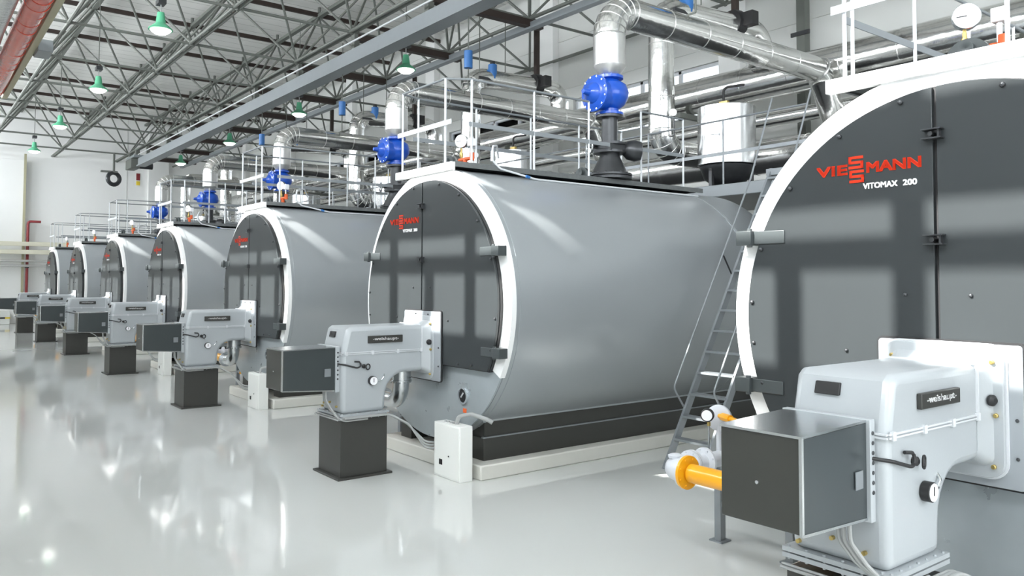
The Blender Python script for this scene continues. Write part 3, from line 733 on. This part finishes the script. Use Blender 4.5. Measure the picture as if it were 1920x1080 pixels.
# ------------------------------------------------------------------ things on top of each boiler
RX, RY = .28, 2.53
def make_gate():
    t = empty('stop_valve')
    mb = MB().lathe([(.29, 0), (.29, .03), (.27, .04), (.29, .045), (.29, .07), (.235, .075), (.20, .16), (.13, .30), (.13, .34)], (RX, RY, 3.345), (0, 0, 1), 40)
    mb.bolts((RX, RY, 3.415), (0, 0, 1), .265, 16, .012, .014); mb.build('conical_base', 'iron', t)
    mb = MB().lathe([(.215, 0), (.215, .03), (.15, .035), (.15, .10), (.215, .105), (.215, .135)], (RX, RY, 3.685), (0, 0, 1), 32); mb.bolts((RX, RY, 3.82), (0, 0, 1), .165, 10, .011, .014)
    mb.box(RX - .17, RX + .17, RY - .15, RY + .15, 3.70, 3.79); mb.build('valve_body', 'iron', t)
    mb = MB().cyl((RX, RY, 3.82), (RX, RY, 4.16), .105, 24); mb.lathe([(.18, 0), (.18, .03)], (RX, RY, 4.15), (0, 0, 1), 32); mb.build('spool', 'iron', t)
    mb = MB().lathe([(.03, 0), (.05, .05), (.12, .12), (.14, .22), (.12, .30), (.05, .32)], (RX + .05, RY + .10, 3.74), (.6, .8, -.05), 22); mb.build('gearbox', 'iron', t)
    mb = MB().torus((RX - .10, RY - .26, 3.76), (-.3, -1, 0), .085, .012, 22, 6)
    for k in range(5):
        a = 2 * PI * k / 5; mb.cyl((RX - .10, RY - .26, 3.76), (RX - .10 + .085 * math.cos(a), RY - .26, 3.76 + .085 * math.sin(a)), .008, 6)
    mb.cyl((RX - .10, RY - .28, 3.76), (RX - .06, RY - .1, 3.76), .018, 8); mb.build('handwheel', 'steel', t)
    return t
def make_blue():
    t = empty('control_valve')
    mb = MB().lathe([(.18, 0), (.18, .03), (.12, .035), (.12, .08), (.19, .13), (.245, .22), (.25, .30), (.22, .39), (.15, .44), (.12, .46), (.18, .475), (.18, .51)], (RX, RY, 4.185), (0, 0, 1), 40)
    mb.bolts((RX, RY, 4.695), (0, 0, 1), .155, 10, .011, .012); mb.bolts((RX, RY, 4.215), (0, 0, 1), .155, 10, .011, .012); mb.build('valve_body', 'blue', t)
    mb = MB().lathe([(.20, .12), (.20, .24), (.235, .245), (.235, .275), (.20, .28), (.18, .30), (.14, .305), (.13, .33), (.05, .38), (.03, .47), (0, .475)], (RX, RY, 4.44), (0, -1, 0), 36)
    mb.build('side_cover', 'blue', t)
    MB().bolts((RX, RY - .275, 4.44), (0, -1, 0), .215, 12, .012, .015).build('cover_bolt', 'steel', t)
    MB().lathe([(.018, 0), (.018, .02)], (RX + .03, RY - .33, 4.46), (0, -1, 0), 8).build('indicator', 'orange', t)
    return t
def make_steam():
    t = empty('steam_pipe'); r = .208; zt = 5.60
    MB().lathe([(.13, 0), (.215, .13), (.215, .135)], (RX, RY, 4.70), (0, 0, 1), 32).build('cone_collar', 'silverw', t)
    path = rounded([(RX, RY, 4.82), (RX, RY, zt), (RX, 7.45, zt), (RX + .0, 7.95, 4.75)], .36, 14)
    MB().cyl((RX, RY, 4.83), (RX, RY, 5.22), r + .004, 32).build('riser_jacket', 'silverw', t)
    mb = MB().tube(path, r, 32).use(1); cy, cz = RY + .36, zt - .36
    for k in range(7):
        a = math.radians(180 - 90 * k / 6 ); p = (RX, cy + .36 * math.cos(a), cz + .36 * math.sin(a)); tan = (0, math.sin(a), -math.cos(a))
        mb.torus(p, tan, r + .001, .007, 30, 6)
    for y in (3.6, 4.35, 5.1, 5.85, 6.6): mb.torus((RX, y, zt), (0, 1, 0), r + .001, .006, 30, 6)
    mb.torus((RX, 7.40, zt), (0, .9, -.4), r + .012, .02, 30, 6)
    mb.build('pipe_jacket', ('silver', 'silverw'), t)
    return t
def make_return():
    t = empty('return_pipe'); r = .218; x, y, zt = -1.30, 5.30, 6.62
    mb = MB().tube(rounded([(x, 6.35, 4.22), (x, y, 4.22), (x, y, zt), (x + .25, 7.72, zt), (x + .25, 7.72, 6.0)], .34, 12), r, 28).use(1)
    for k in range(6):
        a = math.radians(180 - 90 * k / 5); mb.torus((x, y + .34 + .34 * math.cos(a), zt - .34 + .34 * math.sin(a)), (0, math.sin(a), -math.cos(a)), r + .001, .007, 26, 6)
        a = math.radians(180 + 90 * k / 5); mb.torus((x, y + .34 + .34 * math.cos(a), 4.22 + .34 + .34 * math.sin(a)), (0, -math.sin(a), math.cos(a)), r + .001, .006, 26, 6)
    mb.torus((x, y, 5.1), (0, 0, 1), r, .007); mb.torus((x, y, 6.0), (0, 0, 1), r, .007); mb.build('pipe_jacket', ('silver', 'silverw'), t)
    g = MB().lathe([(.05, 0), (.06, .005), (.06, .03)], (x + .30, y - .05, 4.80), (.6, -.8, 0), 20).build('thermometer', 'dial', t)
    MB().tube([(x + .30, y - .03, 4.80), (x + .30, y - .03, 4.42), (x + .16, y, 4.42)], .01, 6).build('stem', 'iron', g)
    mb = MB().lathe([(.12, 0), (.12, .03), (.08, .035), (.08, .14), (.12, .145), (.12, .17)], (x, 6.35, 4.22), (0, 1, 0), 22)
    mb.torus((x, 6.42, 4.52), (0, 0, 1), .12, .012, 20, 6); mb.cyl((x, 6.42, 4.25), (x, 6.42, 4.52), .02, 8); mb.cyl((x - .12, 6.42, 4.52), (x + .12, 6.42, 4.52), .01, 6); mb.build('valve', 'iron', t)
    return t
def make_tank():
    t = empty('storage_tank'); x, y = -.40, 5.85
    MB().lathe([(.0, 0), (.45, .0), (.46, .01), (.46, .94), (.45, .95), (.2, .99), (0, .99)], (x, y, 3.90), (0, 0, 1), 64).build('tank_jacket', 'tank', t, ang=30)
    MB().lathe([(0, 0), (.2, .02), (.36, .14), (.43, .34)], (x, y, 3.55), (0, 0, 1), 32).build('tank_bottom', 'iron', t)
    MB().tube(rounded([(x - .05, y, 4.92), (x - .05, y, 5.2), (x + .28, y + .1, 5.2)], .08, 6), .022, 8).build('vent_pipe', 'black', t)
    MB().box(x - .12, x + .04, y - .03, y + .03, 4.92, 4.97).build('vent_fitting', 'brass', t)
    for k in range(3):
        a = 2 * PI * k / 3 + .5; MB().box(x + .38 * math.cos(a) - .03, x + .38 * math.cos(a) + .03, y + .38 * math.sin(a) - .03, y + .38 * math.sin(a) + .03, 3.47, 3.92).build('leg', 'iron', t)
    return t
def make_hanger(trapeze):
    t = empty('spring_hanger')
    if not trapeze:
        x, y, z = .50, 4.0, 6.38
        MB().cyl((x, y, z - .17), (x, y, z + .17), .085, 18).build('spring_can', 'bluecan', t)
        MB().cyl((x, y, z + .15), (x, y, 8.05), .014, 6).build('rod', 'truss', t)
        MB().cyl((x, y, 5.8), (x, y, z - .15), .014, 6).build('lower_rod', 'truss', t)
        MB().tube([(x, y - .0, 5.8), (x - .22, y, 5.8)], .014, 6).build('clevis', 'truss', t)
    else:
        x, y, z = -1.13, 5.78, 6.55
        MB().cyl((x, y, z + .05), (x, y, z + .38), .10, 18).build('spring_can', 'bluecan', t)
        MB().box(x - .08, x + .08, y - .42, y + .42, z - .01, z + .05).build('trapeze_bar', 'iron', t)
        MB().cyl((x, y - .36, z), (x, y - .36, 8.05), .012, 6).build('rod', 'truss', t); MB().cyl((x, y + .36, z), (x, y + .36, 8.05), .012, 6).build('rod', 'truss', t)
        MB().cyl((x, y, z + .38), (x, y, z + .46), .06, 12).build('can_top', 'black', t)
    return t
def make_damper():
    t = empty('damper_actuator'); x, y, z = -1.10, 7.05, 6.66
    MB().lathe([(.10, -.13), (.24, -.12), (.25, -.03), (.25, .08), (.12, .11)], (x, y, z), (.1, 1, 0), 10).build('actuator_disc', 'black', t)
    MB().lathe([(.03, 0), (.03, .02), (0, .022)], (x, y - .13, z), (0, -1, 0), 10).build('indicator', 'dial', t)
    MB().box(x + .18, x + .42, y - .08, y + .10, z - .10, z + .14).build('actuator_body', 'black', t)
    MB().box(x - .05, x + .05, y - .05, y + .05, z + .22, 8.0).build('hanger_post', 'brown', t)
    return t
def make_rail():
    t = empty('guard_rail'); zb, zt, zm = 3.335, 4.27, 3.74
    L = [(-.76, 3.8), (-.76, .27), (-.66, -.005), (.28, -.005), (.43, .245), (.43, 2.02)]
    posts = [(-.76, .27), (-.66, -.005), (.28, -.005), (.43, .245), (.43, 1.14), (.43, 2.02), (.43, 2.96), (.43, 3.80), (-.76, 1.14), (-.76, 2.05), (-.76, 2.94), (-.76, 3.8)]
    for x, y in posts: MB().cyl((x, y, zb - (.03 if y < .1 else .0)), (x, y, zt), .0135, 8).build('post', 'railw', t)
    MB().tube([(x, y, zt) for x, y in L], .014, 8).build('top_rail', 'rail', t)
    MB().tube([(.43, 2.96, zt), (.43, 3.8, zt)], .014, 8).build('top_rail', 'rail', t)
    MB().box(-.74, .43, -.03, -.022, zm, zm + .055).build('front_strip', 'railw', t)
    MB().box(.435, .442, .2, 3.8, zm, zm + .05).build('middle_rail', 'rail', t)
    MB().box(-.77, -.763, .2, 3.8, zm, zm + .05).build('middle_rail', 'rail', t)
    return t
def make_manifold():
    t = empty('gauge_manifold'); x, y = -.05, .50
    MB().cyl((x - .14, y, 3.46), (x + .14, y, 3.46), .022, 10).build('manifold_pipe', 'orange', t)
    MB().cyl((x - .02, y, 3.335), (x - .02, y, 3.46), .028, 10).build('valve_nut', 'orange', t); MB().cyl((x + .12, y, 3.43), (x + .12, y, 3.52), .03, 10).build('valve_nut', 'orange', t)
    g = MB().lathe([(.075, 0), (.082, .005), (.082, .05), (.078, .055)], (x - .10, y + .02, 3.68), (.5, -.86, 0), 30).build('pressure_gauge', 'steel', t)
    MB().lathe([(.076, 0), (.076, .004), (0, .004)], (x - .10 + .5 * .053, y + .02 - .86 * .053, 3.68), (.5, -.86, 0), 28).build('dial', 'dial', g)
    MB().cyl((x - .10 + .5 * .06, y + .02 - .86 * .06, 3.68), (x - .15 + .5 * .06, y - .01 - .86 * .06, 3.675), .0025, 5).build('needle', 'black', g)
    MB().cyl((x - .10, y, 3.46), (x - .10, y, 3.61), .013, 8).build('gauge_stem', 'brass', g)
    MB().lathe([(.02, 0), (.024, .03), (.018, .06)], (x - .10, y, 3.49), (0, 0, 1), 10).build('gauge_cock', 'brass', g)
    s = MB().box(x + .06, x + .14, y - .03, y + .05, 3.60, 3.69).build('pressure_sensor', 'dial', t, bevel=.008)
    MB().cyl((x + .10, y, 3.46), (x + .10, y, 3.60), .016, 8).build('sensor_stem', 'steel', s)
    return t
def make_conduit():
    t = empty('gooseneck_conduit')
    p = rounded([(.05, .9, 3.50), (.15, .8, 3.62), (.40, .56, 3.56), (.42, .53, 3.40), (.46, .62, 3.30), (.52, 1.1, 3.21), (.52, 4.0, 3.21)], .06, 5)
    MB().tube(p, .012, 8).build('conduit_tube', 'railw', t); MB().cyl((.415, .54, 3.38), (.41, .545, 3.50), .02, 10).build('sleeve', 'railw', t)
    MB().cyl((.52, .95, 3.235), (.52, 1.0, 3.225), .018, 8).build('clip', 'bluecan', t)
    return t
protos = dict(gate=make_gate(), blue=make_blue(), steam=make_steam(), ret=make_return(), tank=make_tank(), hang=make_hanger(False), hang2=make_hanger(True),
              damp=make_damper(), rail=make_rail(), mani=make_manifold(), cond=make_conduit())
protos.update(boiler=boiler0, plinth=plinth0, burner=burner0, ped=ped0, cab=cab0, cbn=cbn0, gas=gas0)
index_children()
W = {1: 'nearest boiler at the right edge', 0: 'big boiler in the centre', -1: 'third boiler from the right', -2: 'fourth boiler from the right',
     -3: 'fifth boiler from the right', -4: 'sixth boiler from the right', -5: 'farthest boiler at the left'}
INFO = {
 'boiler': ('silver-grey boiler with dark double doors, the %s', 'boiler', 'boilers in a row'),
 'plinth': ('low pale concrete plinth under the %s', 'plinth', 'plinths under the boilers'),
 'burner': ('light grey burner with charcoal box on the %s', 'burner', 'burners on the boiler fronts'),
 'ped': ('charcoal box pedestal under the burner of the %s', 'pedestal', 'pedestals under the burners'),
 'cab': ('bundle of grey cables drooping from the burner of the %s', 'cable', 'cable bundles at the burners'),
 'cbn': ('small white floor cabinet in front of the %s', 'cabinet', 'white floor cabinets'),
 'gas': ('gas pipe with valves left of the burner of the %s', 'gas pipe', 'gas trains beside the burners'),
 'gate': ('dark iron stop valve with cone base on top of the %s', 'valve', 'dark stop valves on the boilers'),
 'blue': ('round blue flanged valve above the %s', 'valve', 'blue valves above the boilers'),
 'steam': ('thick silver clad steam pipe with elbow rising from the %s', 'pipe', 'steam pipes'),
 'ret': ('upright silver clad pipe behind the %s', 'pipe', 'upright pipes behind the boilers'),
 'tank': ('upright shiny silver tank on the platform behind the %s', 'tank', 'silver tanks behind the boilers'),
 'hang': ('blue spring hanger on a rod above the %s', 'pipe hanger', 'blue hangers on single rods'),
 'hang2': ('blue spring hanger on a trapeze bar behind the %s', 'pipe hanger', 'blue hangers on trapeze bars'),
 'damp': ('dark round actuator on the high pipe behind the %s', 'actuator', 'dark actuators on the high pipes'),
 'rail': ('slim metal guard rail around the walkway of the %s', 'railing', 'guard rails on the boilers'),
 'mani': ('orange manifold with white dial gauge on top of the %s', 'gauge', 'gauge manifolds on the boilers'),
 'cond': ('white gooseneck conduit on top of the %s', 'conduit', 'gooseneck conduits on the boilers'),
}
low = ('boiler', 'plinth', 'rail', 'mani')
def off(key, i):
    if key in ('burner', 'ped', 'cab', 'gas'):
        if i == 1: return (-.014, 0, .04 if key == 'burner' else .0)
        return (-.07, .035, -.005 if key == 'burner' else 0)
    return (0, 0, 0)
for key, src in protos.items():
    lab, cat, grp = INFO[key]
    for i in (0, 1, -1, -2, -3, -4, -5):
        if i == 1 and key not in ('boiler', 'plinth', 'burner', 'ped', 'gas', 'cab', 'rail', 'mani'): continue
        if key == 'cbn' and i not in (0, -1, -2): continue
        if key in ('cond', 'hang', 'hang2', 'damp') and i < -3: continue
        if key in ('blue', 'steam', 'gate') and i < -3 : 
            if i < -4: continue
        o = src if i == 0 else copy_tree(src)
        dx, dy, dz = off(key, i)
        o.location = (i * S + dx, dy, dz); tag(o, lab % W[i], cat, grp)
# plinth of the nearest pedestal is a touch higher: spacer
# ------------------------------------------------------------------ long things behind the boilers
t = empty('main_header_pipe', (-14, 8.0, 5.75)); tag(t, 'very long thick silver clad header pipe running behind all boilers', 'pipe')
mb = MB().cyl((-36, 8.0, 5.78), (11, 8.0, 5.78), .345, 36)
for k in range(46): mb.torus((-35.5 + k * 1.0, 8.0, 5.78), (1, 0, 0), .346, .006, 32, 5)
part(mb, 'pipe_jacket', 'silver', t)
for k in range(-5, 2): part(MB().box(-2.9 + BAY * k - .05, -2.9 + BAY * k + .05, 7.6, 9.3, 5.33, 5.43), 'support_bracket', 'truss', t)
t = empty('second_header_pipe', (-14, 8.35, 5.1)); tag(t, 'thinner silver pipe just below the long header pipe', 'pipe')
part(MB().cyl((-36, 8.35, 5.12), (11, 8.35, 5.12), .15, 24), 'pipe_jacket', 'silver', t)
t = empty('lower_header_pipe', (-14, 7.4, 4.2)); tag(t, 'thick silver header pipe lying low behind the boilers and tanks', 'pipe')
mb = MB().cyl((-35, 7.4, 4.24), (8, 7.4, 4.24), .30, 32)
for k in range(40): mb.torus((-34.5 + k * 1.05, 7.4, 4.24), (1, 0, 0), .301, .006, 30, 5)
part(mb, 'pipe_jacket', 'silver', t)
# rear platform
YP = 4.95
t = empty('rear_platform', (-14, YP, 3.36)); tag(t, 'long raised service platform with pale grey edge beam behind the boilers', 'platform')
part(MB().box(-35, 8, YP + .05, 8.2, 3.40, 3.47), 'deck', 'iron', t)
part(MB().box(-35, 8, YP, YP + .06, 3.30, 3.48), 'edge_beam', 'rail', t, bevel=.01)
for k in range(-6, 2):
    x = 2.75 + S * k
    part(MB().box(x - .07, x + .07, YP + .12, YP + .26, 0, 3.40), 'leg', 'rail', t); part(MB().box(x - .07, x + .07, 8.0, 8.14, 0, 3.40), 'leg', 'rail', t)
t = empty('platform_guard_rail', (-14, YP, 3.48)); tag(t, 'thin grey guard rail along the edge of the rear platform', 'railing')
for a, b_ in ((-35, 1.6), (2.5, 8)):
    part(MB().cyl((a, YP + .03, 4.45), (b_, YP + .03, 4.45), .015, 8), 'top_rail', 'rail', t)
    part(MB().box(a, b_, YP + .02, YP + .03, 3.92, 3.97), 'middle_rail', 'rail', t)
for k in range(28):
    x = 7.7 - 1.5 * k
    if 1.6 < x < 2.5: continue
    part(MB().cyl((x, YP + .03, 3.45), (x, YP + .03, 4.45), .014, 8), 'post', 'rail', t)
# steep ladder between the centre boiler and the nearest one
t = empty('ladder', (1.77, 1.91, 0)); tag(t, 'steep grey metal ladder leaning between the centre boiler and the nearest boiler', 'ladder')
LX0, LX1 = 1.77, 2.27; yb, yt, zt = 1.90, 3.87, 3.36
def LP(x, z, dy=0): return (x, yb + (yt - yb) * z / zt + dy, z)
YP2 = YP
for x in (LX0, LX1):
    part(MB().hexa([LP(x - .015, 0, -.05), LP(x + .015, 0, -.05), LP(x + .015, 0, .05), LP(x - .015, 0, .05)], [LP(x - .015, 3.45, -.05), LP(x + .015, 3.45, -.05), LP(x + .015, 3.45, .05), LP(x - .015, 3.45, .05)]), 'stile', 'rail', t)
for k in range(14):
    z = .30 + .232 * k; a = LP(LX0, z); part(MB().box(LX0, LX1, a[1] - .06, a[1] + .06, z - .012, z + .012), 'rung', 'rail', t)
for x in (LX0 - .02, LX1 + .02):
    p = rounded([LP(x, .62, -.03), LP(x, .85, -.34), LP(x, 1.9, -.34), LP(x, 3.3, -.34), (x, 3.95, 4.35)], .08, 5); part(MB().tube(p, .011, 8), 'handrail', 'rail', t)
    part(MB().cyl(LP(x, 2.35, -.34), LP(x, 2.1, -.02), .010, 6), 'rail_strut', 'iron', t)
part(MB().box(LX0 - .05, LX1 + .05, 3.85, YP, 3.36, 3.44), 'landing', 'rail', t)
# steel posts of the rear wall
o = empty('steel_column', (-1.1, 9.2, 0)); MB().box(-.09, .09, -.09, .09, 0, 10.05).build('column_shaft', 'truss', o); MB().box(-.20, .20, -.12, -.08, 6.85, 6.93).build('bracket', 'iron', o)
tag(o, 'grey steel column standing against the rear wall behind the centre boiler', 'column')
